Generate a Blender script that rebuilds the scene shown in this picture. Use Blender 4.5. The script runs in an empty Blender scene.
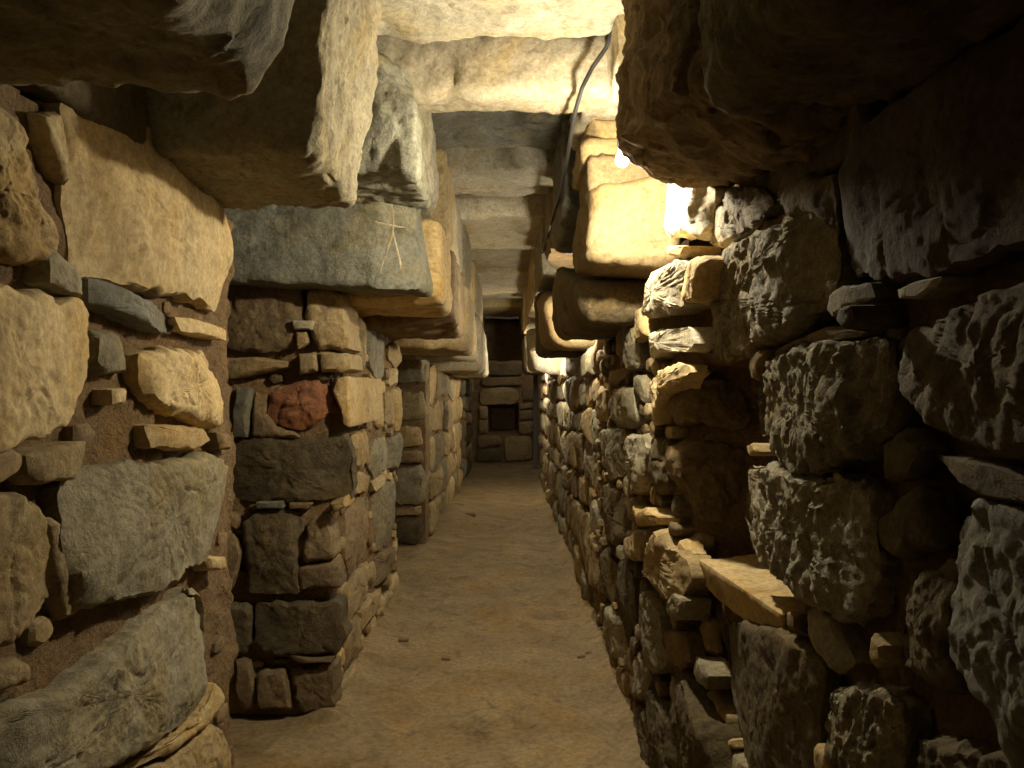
import bpy, math, random
import numpy as np
from mathutils import Vector

F, CX, CY, EYE = 800.0, 503.0, 388.0, 1.5
COL = bpy.context.scene.collection

# ------------------------------------------------------------------ noise
def _hash(ix, iy, iz, seed):
    h = (ix*374761393 + iy*668265263 + iz*2147483647 + seed*1274126177) & 0xFFFFFFFF
    h = ((h ^ (h >> 13)) * 1274126177) & 0xFFFFFFFF
    h = (h ^ (h >> 16)) & 0xFFFFFFFF
    return h / 4294967295.0
def vnoise(p, seed=0):
    i = np.floor(p).astype(np.int64); f = p - i; f = f*f*(3-2*f)
    r = 0
    for dx in (0, 1):
        for dy in (0, 1):
            for dz in (0, 1):
                w = (f[:,0] if dx else 1-f[:,0])*(f[:,1] if dy else 1-f[:,1])*(f[:,2] if dz else 1-f[:,2])
                r = r + w*_hash(i[:,0]+dx, i[:,1]+dy, i[:,2]+dz, seed)
    return r*2-1
def fbm(p, scale, octs, seed=0, gain=.5):
    p = np.asarray(p, float)*scale; a = 1; s = 0
    for o in range(octs):
        s = s + a*vnoise(p + 13.7*o, seed+o); a *= gain; p = p*2.03
    return s

# ------------------------------------------------------------------ materials
def rock_mat(name, c1, c2, c3, rough=.9, bump=.5, scale=1.0, streak=0.0):
    m = bpy.data.materials.new(name); m.use_nodes = True
    nt = m.node_tree; N = nt.nodes; L = nt.links; N.clear()
    out = N.new('ShaderNodeOutputMaterial'); b = N.new('ShaderNodeBsdfPrincipled')
    L.new(b.outputs[0], out.inputs[0])
    tc = N.new('ShaderNodeTexCoord'); oi = N.new('ShaderNodeObjectInfo')
    mul = N.new('ShaderNodeVectorMath'); mul.operation = 'MULTIPLY_ADD'
    comb = N.new('ShaderNodeCombineXYZ')
    for i in range(3): L.new(oi.outputs['Random'], comb.inputs[i])
    mul.inputs[1].default_value = (31, 17, 43)
    L.new(comb.outputs[0], mul.inputs[0]); L.new(tc.outputs['Object'], mul.inputs[2])
    def noise(sc, det=6, rgh=.6, vec=None, dist=0.):
        n = N.new('ShaderNodeTexNoise'); n.inputs['Scale'].default_value = sc*scale
        n.inputs['Detail'].default_value = det; n.inputs['Roughness'].default_value = rgh
        n.inputs['Distortion'].default_value = dist
        L.new(vec or mul.outputs[0], n.inputs['Vector']); return n.outputs['Fac']
    st = N.new('ShaderNodeVectorMath'); st.operation = 'MULTIPLY'; st.inputs[1].default_value = (1, 1, .22)
    L.new(mul.outputs[0], st.inputs[0])
    r1 = N.new('ShaderNodeValToRGB'); e = r1.color_ramp.elements
    e[0].position = .34; e[0].color = (*c1, 1); e[1].position = .66; e[1].color = (*c2, 1)
    L.new(noise(4.5, 7, .65, dist=.6), r1.inputs[0])
    mx = N.new('ShaderNodeMixRGB'); mx.inputs[2].default_value = (*c3, 1)
    r2 = N.new('ShaderNodeValToRGB'); r2.color_ramp.elements[0].position = .52; r2.color_ramp.elements[1].position = .68
    L.new(noise(9, 8, .7, dist=1.2), r2.inputs[0]); L.new(r2.outputs[0], mx.inputs[0]); L.new(r1.outputs[0], mx.inputs[1])
    # fine grain
    mg = N.new('ShaderNodeMixRGB'); mg.blend_type = 'MULTIPLY'; mg.inputs[0].default_value = .75
    r3 = N.new('ShaderNodeValToRGB'); r3.color_ramp.elements[0].position = .3; r3.color_ramp.elements[0].color = (.45, .43, .4, 1)
    r3.color_ramp.elements[1].position = .62; r3.color_ramp.elements[1].color = (1.1, 1.1, 1.08, 1)
    L.new(noise(55, 5, .75), r3.inputs[0]); L.new(mx.outputs[0], mg.inputs[1]); L.new(r3.outputs[0], mg.inputs[2])
    # ochre and dark mineral stains
    ms = N.new('ShaderNodeMixRGB'); ms.blend_type = 'MULTIPLY'; ms.inputs[2].default_value = (1.0, .84, .52, 1)
    r4 = N.new('ShaderNodeValToRGB'); r4.color_ramp.elements[0].position = .46; r4.color_ramp.elements[0].color = (.12,.12,.12,1)
    r4.color_ramp.elements[1].position = .66; r4.color_ramp.elements[1].color = (.75,.75,.75,1)
    L.new(noise(3.1, 6, .6, dist=1.0), r4.inputs[0]); L.new(r4.outputs[0], ms.inputs[0]); L.new(mg.outputs[0], ms.inputs[1])
    md = N.new('ShaderNodeMixRGB'); md.blend_type = 'MULTIPLY'; md.inputs[2].default_value = (.45, .45, .46, 1)
    r5 = N.new('ShaderNodeValToRGB'); r5.color_ramp.elements[0].position = .55; r5.color_ramp.elements[1].position = .72; r5.color_ramp.elements[1].color = (.8,.8,.8,1)
    L.new(noise(6.3, 8, .72, dist=.8), r5.inputs[0]); L.new(r5.outputs[0], md.inputs[0]); L.new(ms.outputs[0], md.inputs[1]); mg = md
    hs = N.new('ShaderNodeHueSaturation')
    mr = N.new('ShaderNodeMapRange'); mr.inputs[3].default_value = .8; mr.inputs[4].default_value = 1.2
    L.new(oi.outputs['Random'], mr.inputs[0]); L.new(mr.outputs[0], hs.inputs['Value']); L.new(mg.outputs[0], hs.inputs['Color'])
    L.new(hs.outputs[0], b.inputs['Base Color'])
    b.inputs['Roughness'].default_value = rough
    b.inputs['Specular IOR Level'].default_value = .25
    ad = N.new('ShaderNodeMath'); ad.operation = 'MULTIPLY_ADD'; ad.inputs[1].default_value = .35
    L.new(noise(95, 6, .75), ad.inputs[0]); L.new(noise(24, 9, .72, dist=.3), ad.inputs[2])
    if streak:
        a2 = N.new('ShaderNodeMath'); a2.operation = 'MULTIPLY_ADD'; a2.inputs[1].default_value = streak
        L.new(noise(26, 4, .6, vec=st.outputs[0]), a2.inputs[0]); L.new(ad.outputs[0], a2.inputs[2]); ad = a2
    bp = N.new('ShaderNodeBump'); bp.inputs['Strength'].default_value = bump; bp.inputs['Distance'].default_value = .03
    L.new(ad.outputs[0], bp.inputs['Height']); L.new(bp.outputs[0], b.inputs['Normal'])
    return m
M = {
 'cream':  rock_mat('cream_sandstone', (.45,.345,.18), (.60,.485,.285), (.38,.28,.14), bump=.35, streak=.3),
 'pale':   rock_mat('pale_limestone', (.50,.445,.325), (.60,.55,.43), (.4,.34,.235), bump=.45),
 'slab':   rock_mat('roof_stone', (.36,.335,.255), (.51,.48,.385), (.29,.26,.185), bump=.5, scale=.8),
 'tan':    rock_mat('tan_sandstone', (.33,.25,.13), (.44,.35,.2), (.26,.19,.11), bump=.5),
 'ochre':  rock_mat('ochre_stone', (.47,.34,.155), (.54,.43,.24), (.38,.24,.10), bump=.45),
 'grey':   rock_mat('grey_granite', (.26,.235,.165), (.37,.335,.235), (.19,.17,.12), bump=.6),
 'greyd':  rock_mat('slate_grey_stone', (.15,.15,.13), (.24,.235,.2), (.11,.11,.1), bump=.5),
 'rough':  rock_mat('rough_grey_granite', (.40,.365,.26), (.52,.47,.35), (.22,.195,.14), bump=1.0, streak=.9),
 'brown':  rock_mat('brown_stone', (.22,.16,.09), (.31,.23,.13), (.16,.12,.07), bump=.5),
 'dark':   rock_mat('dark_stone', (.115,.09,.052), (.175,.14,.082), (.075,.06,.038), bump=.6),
 'block':  rock_mat('yellow_sandstone', (.215,.16,.08), (.27,.21,.115), (.17,.12,.06), bump=.35),
 'cool':   rock_mat('blue_grey_granite', (.25,.25,.2), (.36,.36,.29), (.17,.175,.145), bump=.6),
 'red':    rock_mat('red_stone', (.25,.10,.055), (.30,.15,.08), (.17,.08,.05), bump=.5),
 'mortar': rock_mat('clay_mortar', (.30,.20,.11), (.42,.29,.165), (.22,.145,.08), bump=1.2, scale=1.6),
 'clay':   rock_mat('orange_clay_mortar', (.38,.25,.13), (.54,.37,.20), (.27,.17,.09), bump=1.2, scale=1.6),
 'shade_dark':   rock_mat('shade_darkened_stone', (.06,.048,.032), (.1,.078,.05), (.045,.036,.026), bump=.5),  # upper right stone: blocked lamp light put into a darker base colour
 'dirt':   rock_mat('trodden_earth', (.205,.15,.082), (.31,.235,.13), (.17,.125,.07), bump=.35, scale=.7),
}
COLW = {'block':'yellowish','cool':'grey','cream':'cream','pale':'pale','slab':'pale','tan':'tan','ochre':'ochre','grey':'grey','greyd':'slate grey',
        'rough':'rough grey','brown':'brown','dark':'dark','red':'reddish','shade_dark':'dark'}
def plain_mat(name, col, rough=.6, metal=0, emit=0, ecol=None):
    m = bpy.data.materials.new(name); m.use_nodes = True
    nt = m.node_tree; b = nt.nodes['Principled BSDF']
    n = nt.nodes.new('ShaderNodeTexNoise'); n.inputs['Scale'].default_value = 25
    mx = nt.nodes.new('ShaderNodeMixRGB'); mx.inputs[1].default_value = (*col, 1); mx.inputs[2].default_value = (*[c*.7 for c in col], 1)
    nt.links.new(n.outputs['Fac'], mx.inputs[0]); nt.links.new(mx.outputs[0], b.inputs['Base Color'])
    b.inputs['Roughness'].default_value = rough; b.inputs['Metallic'].default_value = metal
    if emit:
        b.inputs['Emission Color'].default_value = (*(ecol or col), 1); b.inputs['Emission Strength'].default_value = emit
    return m
M['rubber'] = plain_mat('black_rubber', (.03,.028,.025), .5)
M['bulb'] = plain_mat('lit_bulb', (1,.95,.85), .3, emit=400, ecol=(1,.93,.8))
M['plastic'] = plain_mat('lamp_socket_plastic', (.08,.08,.08), .5)
def wood_mat():
    m = bpy.data.materials.new('weathered_wood'); m.use_nodes = True
    nt = m.node_tree; b = nt.nodes['Principled BSDF']
    tc = nt.nodes.new('ShaderNodeTexCoord'); mp = nt.nodes.new('ShaderNodeMapping'); mp.inputs['Scale'].default_value = (18, 18, 1)
    n = nt.nodes.new('ShaderNodeTexNoise'); n.inputs['Scale'].default_value = 2
    r = nt.nodes.new('ShaderNodeValToRGB'); r.color_ramp.elements[0].color = (.09,.085,.075,1); r.color_ramp.elements[1].color = (.2,.19,.17,1)
    nt.links.new(tc.outputs['Object'], mp.inputs[0]); nt.links.new(mp.outputs[0], n.inputs['Vector'])
    nt.links.new(n.outputs['Fac'], r.inputs[0]); nt.links.new(r.outputs[0], b.inputs['Base Color'])
    b.inputs['Roughness'].default_value = .8
    return m
M['wood'] = wood_mat()

# ------------------------------------------------------------------ mesh helpers
def link(name, verts, faces, mat, loc=None, smooth=True):
    v = np.asarray(verts, float)
    if loc is None:
        loc = v.mean(0)
    loc = np.asarray(loc, float)
    me = bpy.data.meshes.new(name)
    me.from_pydata([tuple(x) for x in (v-loc)], [], faces); me.update()
    import bmesh
    bm = bmesh.new(); bm.from_mesh(me); bmesh.ops.recalc_face_normals(bm, faces=bm.faces); bm.to_mesh(me); bm.free()
    me.polygons.foreach_set('use_smooth', [smooth]*len(me.polygons))
    if smooth: me.set_sharp_from_angle(angle=math.radians(40))
    me.materials.append(M[mat] if isinstance(mat, str) else mat)
    o = bpy.data.objects.new(name, me); o.location = loc; COL.objects.link(o)
    return o
LABELS = {}
def tag(o, label, cat, group=None):
    n = LABELS.get(label, 0); LABELS[label] = n+1
    o['label'] = label; o['category'] = cat
    if group: o['group'] = group
    return o
def structure(o):
    o['kind'] = 'structure'; return o
def normals_of(v, faces):
    n = np.zeros_like(v)
    f4 = np.array([f if len(f) == 4 else (*f, f[2]) for f in faces])
    a, b, c, d = (v[f4[:,i]] for i in range(4))
    fn = np.cross(c-a, d-b); tri = f4[:,2] == f4[:,3]
    fn[tri] = np.cross(b-a, c-a)[tri]
    for i in range(4): np.add.at(n, f4[:,i], fn)
    return n/(np.linalg.norm(n, axis=1, keepdims=True)+1e-12)

# ------------------------------------------------------------------ wall planes
class Plane:
    def __init__(s, O, N, place):
        s.O = np.array(O, float); s.N = np.array(N, float)/np.linalg.norm(N)
        s.V = np.array((0, 0, 1.)); s.U = np.cross(s.V, s.N); s.place = place; s.polys = []; s.names = []
    def unproj(s, px, py, off=0):
        d = np.array(((px-CX)/F, 1, -(py-CY)/F)); cam = np.array((0, 0, EYE))
        t = np.dot(s.O+s.N*off-cam, s.N)/np.dot(d, s.N); p = cam+d*t-s.O
        return np.array((np.dot(p, s.U), np.dot(p, s.V)))
    def world(s, uv, h):
        uv = np.asarray(uv); return s.O + uv[:,:1]*s.U + uv[:,1:2]*s.V + np.asarray(h)[:,None]*s.N
PL = {
 'L': Plane((-.9, 0, EYE), (1, 0, 0), 'near left wall'),
 'P': Plane((-.78, 3.65, EYE), (0, -1, 0), 'face of the left pillar'),
 'S': Plane((-.78, 3.65, EYE), (1, 0, 0), 'inner side of left pillar'),
 'Q': Plane((-.73, 7.6, EYE), (0, -1, 0), 'face of the second left pillar'),
 'T': Plane((-.73, 7.6, EYE), (4.4, -.1, 0), 'inner side of second pillar'),
 'W': Plane((-.6, 13.2, EYE), (0, -1, 0), 'face of the farthest left pillar'),
 'X': Plane((-.6, 13.2, EYE), (1, 0, 0), 'inner side of farthest pillar'),
 'R': Plane((.6, 0, EYE), (-1, 0, 0), 'right wall'),
 'J': Plane((.6, 2.72, EYE), (0, -1, 0), 'far side of the niche in the right wall'),
 'E': Plane((0, 16, EYE), (0, -1, 0), 'end wall'),
}
def resample(poly, n):
    poly = np.asarray(poly); nx = np.roll(poly, -1, 0); seg = np.linalg.norm(nx-poly, axis=1)
    cum = np.concatenate(([0], np.cumsum(seg))); t = np.linspace(0, cum[-1], n, endpoint=False)
    i = np.clip(np.searchsorted(cum, t, side='right')-1, 0, len(poly)-1)
    f = ((t-cum[i])/np.maximum(seg[i], 1e-9))[:,None]
    return poly[i]*(1-f)+nx[i]*f
def edge_dist(pts, poly):
    a = poly; b = np.roll(poly, -1, 0); ab = b-a
    ap = pts[:,None,:]-a[None]; t = np.clip((ap*ab).sum(2)/np.maximum((ab*ab).sum(1), 1e-12), 0, 1)
    return np.linalg.norm(ap-t[...,None]*ab, axis=2).min(1)
def inside(pt, poly):
    x, y = pt; c = False; j = len(poly)-1
    for i in range(len(poly)):
        xi, yi = poly[i]; xj, yj = poly[j]
        if (yi > y) != (yj > y) and x < (xj-xi)*(y-yi)/(yj-yi)+xi: c = not c
        j = i
    return c
def centroid(poly):
    x, y = poly[:,0], poly[:,1]; x1, y1 = np.roll(x, -1), np.roll(y, -1); cr = x*y1-x1*y; a = cr.sum()/2
    if abs(a) < 1e-9: return poly.mean(0)
    return np.array((((x+x1)*cr).sum()/(6*a), ((y+y1)*cr).sum()/(6*a)))
SEED = [100]
def stone(pl, uv, p=.05, t=.16, mat='tan', rough=1.0, rr=None, name='wall_stone', sub=1.0, tilt=0):
    """one wall stone: outline uv (metres on the wall), front p proud of the wall plane, t deep"""
    SEED[0] += 1; seed = SEED[0]; rng = np.random.RandomState(seed)
    P = PL[pl]; uv = np.asarray(uv, float)
    cw = P.O + centroid(uv)[0]*P.U; D = max(.9, abs(cw[1]))
    size = uv.max(0)-uv.min(0); mn = size.min()
    sp = max(.0075, D*.0042)/sub
    per = np.linalg.norm(np.roll(uv, -1, 0)-uv, axis=1).sum()
    n = int(np.clip(per/sp, 20, 190)); K = int(np.clip(mn*.75/sp, 4, 34))
    out = resample(uv, n)
    for _ in range(int(n/90) if mn < .12 else max(1, int(n/90))): out = (np.roll(out, 1, 0)+2*out+np.roll(out, -1, 0))/4
    c = centroid(uv)
    o3 = np.c_[out*1.0, np.full(n, seed*3.1)]
    rad = out-c; rad /= np.linalg.norm(rad, axis=1, keepdims=True)+1e-9
    out = out + rad*(fbm(o3, 16, 4, seed, .6)*min(.011, mn*.06))[:,None]
    rr = rr or min(.026, mn*.2)
    rings = []; hs = []
    kb = int(np.clip((t)/(sp*1.6), 2, 40))
    for k in range(kb):                               # side, back to front
        f = k/kb; rings.append(c+(out-c)*(.93+.07*min(1, 3*f+.3) if False else 1)); hs.append(np.full(n, -t+(t+p-rr)*f))
    for k in range(K):
        s = 1-(k/K)**.9 if k else 1.0
        pts = c+(out-c)*s; rings.append(pts); d = edge_dist(pts, out)
        q = np.clip(d/rr, 0, 1)
        hs.append(p - rr*(1-np.sqrt(np.clip(1-(1-q)**2, 0, 1))))
    pts = np.concatenate(rings+[c[None]]); h = np.concatenate(hs+[np.array([p])])
    nf = kb*n
    # chisel: random tilted facets cut the front
    fr = np.arange(len(h)) >= nf
    for _ in range(rng.randint(6, 11)):
        a = rng.uniform(0, 2*math.pi); d0 = rng.uniform(.05, .85); sl = rng.uniform(.04, .22)*rough*(1+2.5*d0*d0)
        dirv = np.array((math.cos(a), math.sin(a))); ex = ((out-c)@dirv).max()
        cut = p - sl*np.maximum(0, (pts-c)@dirv - d0*ex)
        h[fr] = np.minimum(h[fr], np.maximum(cut[fr], p-.06))
    if tilt:
        h[fr] -= tilt*np.sign(P.U[1])*(pts[fr]-c)[:,0]
    v = P.world(pts, h)
    faces = []
    R = kb+K
    for r in range(R-1):
        for i in range(n):
            j = (i+1) % n; faces.append((r*n+i, r*n+j, (r+1)*n+j, (r+1)*n+i))
    top = len(pts)-1
    for i in range(n): faces.append(((R-1)*n+i, (R-1)*n+(i+1) % n, top))
    bc = len(v); v = np.concatenate([v, (P.world(c[None], [-t]))])
    for i in range(n): faces.append(((i+1) % n, i, bc))
    nr = normals_of(v, faces)
    if np.dot(nr[top], P.N) < 0: nr = -nr
    amp = min(.013, mn*.06)*rough
    sc = v*np.array((1, 1, .8))
    disp = fbm(sc, 9, 3, seed, .5)*amp*.75
    st = fbm(sc*np.array((1, 1, 1.6)), 7, 3, seed+2)*3.0                 # broken steps
    disp += (np.floor(st)+np.clip((st-np.floor(st))*3.5, 0, 1)-st*.65)*amp*.2
    disp += (np.abs(fbm(sc, 26, 4, seed+4, .6))-.3)*amp*.45*rough
    rg = 1-np.abs(fbm(sc, 5.5, 3, seed+7)); disp -= np.clip(rg-.9, 0, 1)*amp*5
    if mat == 'rough': disp += fbm(sc*np.array((1, 1, .5)), 32, 3, seed+3, .65)*.0075 - np.clip(fbm(sc, 40, 2, seed+6)-.35, 0, 1)*.016
    keep = np.ones(len(v)); keep[-1] = 0
    v = v + nr*(disp*keep)[:,None]
    o = link(name, v, faces, mat)
    P.polys.append(out); 
    return o
def T(pl, mat, label, pts, p=.05, t=.16, rough=1.0, rr=None, cat='stone', name='wall_stone', tilt=0):
    if pl == 'L': p = .012+p*.42
    P = PL[pl]; o0 = p*.55-(.03 if pl == 'R' else 0); uv = np.array([P.unproj(x, y, o0) for x, y in pts])
    if tilt:                                    # outline laid on the stone's own slanting face
        for _ in range(12):
            uc = centroid(uv)[0]
            uv = .5*uv+.5*np.array([P.unproj(x, y, p*.55-.03-tilt*np.sign(P.U[1])*(q[0]-uc)) for (x, y), q in zip(pts, uv)])
    o = stone(pl, uv, p, t, mat, rough, rr, name, tilt=tilt)
    P.names.append(label)
    full = label if len(label.split()) > 9 else label+', '+P.place
    tag(o, full, cat, 'stones of the '+P.place)
    return o

# ------------------------------------------------------------------ rounded hexahedron block
def block(corners, r=.04, sp=.02, amp=.012, seed=0, mat='slab', name='corbel_stone', chis=4, nscale=6, streak=False):
    """corners: 8 points, order x0y0z0 x1y0z0 x0y1z0 x1y1z0 then the four at z1"""
    C = np.asarray(corners, float); rng = np.random.RandomState(seed+5)
    L = [np.linalg.norm(C[1]-C[0]+C[5]-C[4])/2, np.linalg.norm(C[2]-C[0]+C[6]-C[4])/2, np.linalg.norm(C[4]-C[0]+C[5]-C[1])/2]
    n = [int(np.clip(l/sp, 5, 90)) for l in L]
    idx = {}; V = []; Fc = []
    def vid(i, j, k):
        key = (i, j, k)
        if key not in idx: idx[key] = len(V); V.append((2*i/n[0]-1, 2*j/n[1]-1, 2*k/n[2]-1))
        return idx[key]
    for (a, b, c) in ((0,1,2), (1,2,0), (2,0,1)):
        for side in (0, n[c]):
            for i in range(n[a]):
                for j in range(n[b]):
                    q = []
                    for (di, dj) in ((0,0), (1,0), (1,1), (0,1)):
                        t = [0,0,0]; t[a] = i+di; t[b] = j+dj; t[c] = side; q.append(vid(*t))
                    Fc.append(tuple(q))
    p = np.array(V)*np.array(L)/2; hl = np.array(L)/2
    r = min(r, hl.min()*.8)
    core = np.clip(p, -(hl-r), hl-r); d = p-core; ln = np.linalg.norm(d, axis=1, keepdims=True)
    p = core+d/np.maximum(ln, 1e-9)*np.minimum(r, ln)
    for _ in range(chis):                       # broken corners and facets
        dv = rng.normal(size=3); dv /= np.linalg.norm(dv); m = (np.abs(dv)*hl).sum(); lim = m*rng.uniform(.74, .92)
        e = np.maximum(0, p@dv-lim); p = p-e[:,None]*dv*.9
    q = (p/hl+1)/2
    w = [q[:,0:1], q[:,1:2], q[:,2:3]]
    v = 0
    for i in range(8):
        a = w[0] if i & 1 else 1-w[0]; b = w[1] if i & 2 else 1-w[1]; c = w[2] if i & 4 else 1-w[2]
        v = v + a*b*c*C[i]
    nr = normals_of(v, Fc); cen = v.mean(0)
    # faces made with mixed winding: recompute outward direction from the parametric cube
    sgn = np.sign(np.einsum('ij,ij->i', nr, v-cen)); nr = nr*np.where(sgn == 0, 1, sgn)[:,None]
    # winding is mixed, so use a robust outward estimate
    outd = p/hl; outd = np.sign(outd)*np.abs(outd)**9; X = (C[1]-C[0])/L[0]; Y = (C[2]-C[0])/L[1]; Z = (C[4]-C[0])/L[2]
    nr = outd[:,0:1]*X+outd[:,1:2]*Y+outd[:,2:3]*Z; nr /= np.linalg.norm(nr, axis=1, keepdims=True)+1e-9
    disp = fbm(v, nscale, 3, seed, .5)*amp
    st = fbm(v, nscale*.9, 3, seed+2)*3.0
    disp += (np.floor(st)+np.clip((st-np.floor(st))*3.5, 0, 1)-st*.65)*amp*.22
    disp += (np.abs(fbm(v, 24, 4, seed+4, .6))-.3)*amp*.35
    rg = 1-np.abs(fbm(v, nscale*.6, 3, seed+9)); disp -= np.clip(rg-.85, 0, 1)*amp*4
    if streak: disp += fbm(v*np.array((1, 1, .35)), 24, 3, seed+3, .6)*.008
    v = v+nr*disp[:,None]
    return link(name, v, Fc, mat)
def box8(x0, x1, y0, y1, z0, z1):
    return [(x, y, z+EYE) for z in (z0, z1) for y in (y0, y1) for x in (x0, x1)]

# ------------------------------------------------------------------ structure: earth mortar cores, floor
def sheet(name, O, U, V, N, nu, nv, sp, amp, mat, back=.3, hfun=None, seed=0, scale=5):
    """mortar face with real thickness; O + u*U + v*V, lumpy along N, closed at the back"""
    O, U, V, N = (np.array(a, float) for a in (O, U, V, N))
    a = max(2, int(nu/sp)); b = max(2, int(nv/sp))
    uu, vv = np.meshgrid(np.linspace(0, nu, a+1), np.linspace(0, nv, b+1)); u = uu.ravel(); v = vv.ravel()
    base = O+u[:,None]*U+v[:,None]*V
    h = fbm(base, scale, 5, seed, .55)*amp
    if mat in ('mortar', 'clay'): h = h+np.abs(fbm(base, 24, 3, seed+3, .6))*.012-.005
    if hfun is not None: h = h+hfun(u, v, base)
    pts = base+h[:,None]*N; n = len(pts)
    W = a+1; faces = [(j*W+i, j*W+i+1, (j+1)*W+i+1, (j+1)*W+i) for j in range(b) for i in range(a)]
    ring = [i for i in range(W)]+[j*W+a for j in range(1, b+1)]+[b*W+i for i in range(a-1, -1, -1)]+[j*W for j in range(b-1, 0, -1)]
    bk = np.array([base[i] for i in ring])-N*back
    allp = np.concatenate([pts, bk]); m = len(ring)
    for i in range(m): faces.append((ring[i], ring[(i+1) % m], n+(i+1) % m, n+i))
    faces.append(tuple(n+i for i in range(m)))
    return structure(link(name, allp, faces, mat))

# floor of trodden earth
def floor_h(u, v, b):
    x, y = b[:,0], b[:,1]
    h = np.exp(-(((x+.62)/.22)**2+((y-9.3)/.9)**2))*.10            # heap of earth by the second pillar
    h += .05*np.exp(-((x-.62)/.09)**2)+.05*np.exp(-((x+.8)/.1)**2)*(y > 3.6)*(y < 6)
    return h
sheet('floor', (-2.4, -1.2, 0), (1, 0, 0), (0, 1, 0), (0, 0, 1), 3.4, 17.6, .035, .012, 'dirt', .3, floor_h, 3, 3)

NICHE = (1.90, 2.68, -.62, .07)
def niche_h(u, v, b):
    y, z = b[:,1], b[:,2]-EYE
    wob = fbm(b, 7, 3, 44)*.03
    m = np.minimum.reduce([y-NICHE[0], NICHE[1]-y, z-NICHE[2], NICHE[3]-z])+wob
    h = -.42*np.clip(m/.03, 0, 1)
    h = h-.065*np.clip((2.8-y)/.25, 0, 1)
    # the wall top leans back above the springing of the near corbels
    return h
sheet('wall_right', (.632, -1.2, 0), (0, 1, 0), (0, 0, 1), (-1, 0, 0), 4.55, 1.93, .022, .026, 'mortar', .6, niche_h, 11)
sheet('wall_right_far', (.632, 3.3, 0), (0, 1, 0), (0, 0, 1), (-1, 0, 0), 9.8, 1.70, .04, .022, 'mortar', .45, None, 31)
sheet('wall_right_upper', (1.06, -1.2, 1.5), (0, 1, 0), (0, 0, 1), (-1, 0, 0), 17.0, 1.4, .08, .03, 'mortar', .2, None, 32)
sheet('wall_left', (-.918, -1.2, 0), (0, 1, 0), (0, 0, 1), (1, 0, 0), 3.9, 2.06, .018, .020, 'clay', .25, None, 12)
sheet('wall_left_upper', (-1.30, -1.2, 2.06), (0, 1, 0), (0, 0, 1), (1, 0, 0), 3.9, .84, .06, .03, 'mortar', .2, None, 33)
sheet('wall_left_pillar', (-2.4, 3.675, 0), (1, 0, 0), (0, 0, 1), (0, -1, 0), 1.60, 1.92, .018, .016, 'clay', .4, None, 13)
sheet('wall_left_middle', (-.80, 3.70, 0), (0, 1, 0), (0, 0, 1), (1, 0, 0), 2.25, 1.90, .03, .016, 'clay', .3, None, 14)
sheet('wall_left_middle_upper', (-1.06, 3.70, 1.5), (0, 1, 0), (0, 0, 1), (1, 0, 0), 2.25, 1.4, .06, .02, 'mortar', .3, None, 34)
sheet('wall_left_recess', (-2.2, 2.4, 0), (0, 1, 0), (0, 0, 1), (1, 0, 0), 1.6, 2.9, .08, .03, 'mortar', .2, None, 15)
sheet('wall_left_second', (-1.9, 7.63, 0), (1, 0, 0), (0, 0, 1), (0, -1, 0), 1.16, 1.73, .04, .02, 'mortar', .4, None, 16)
sheet('wall_left_far', (-.75, 7.65, 0), (.0227, .9997, 0), (0, 0, 1), (.9997, -.0227, 0), 4.4, 1.68, .05, .016, 'clay', .3, None, 17)
sheet('wall_left_far_upper', (-1.06, 7.65, 1.5), (0, 1, 0), (0, 0, 1), (1, 0, 0), 8.4, 1.4, .08, .02, 'mortar', .3, None, 35)
sheet('wall_left_gap', (-1.6, 5.8, 0), (0, 1, 0), (0, 0, 1), (1, 0, 0), 2.0, 2.9, .1, .03, 'mortar', .2, None, 18)
sheet('wall_left_third', (-1.4, 13.26, 0), (1, 0, 0), (0, 0, 1), (0, -1, 0), .76, 1.67, .08, .02, 'mortar', .2, None, 19)
sheet('wall_left_end', (-.65, 13.22, 0), (0, 1, 0), (0, 0, 1), (1, 0, 0), 2.9, 1.67, .08, .02, 'mortar', .3, None, 20)
sheet('wall_left_passage', (-1.4, 12.0, 0), (0, 1, 0), (0, 0, 1), (1, 0, 0), 1.4, 2.75, .1, .03, 'mortar', .2, None, 24)
sheet('wall_right_end', (1.15, 12.9, 0), (0, 1, 0), (0, 0, 1), (-1, 0, 0), 3.4, 2.75, .1, .03, 'mortar', .2, None, 21)
def end_h(u, v, b):
    x, z = b[:,0], b[:,2]-EYE
    m = np.minimum.reduce([x+.30, .31-x, z+.92, -.33-z])
    return -.9*np.clip(m/.04, 0, 1)
sheet('wall_far', (-.7, 16.06, 0), (1, 0, 0), (0, 0, 1), (0, -1, 0), 1.9, 2.75, .035, .02, 'mortar', 1.0, end_h, 22)
sheet('ceiling', (-2.4, -1.2, EYE+1.74), (1, 0, 0), (0, 1, 0), (0, 0, -1), 3.6, 17.6, .1, .03, 'mortar', .3, None, 23)

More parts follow.
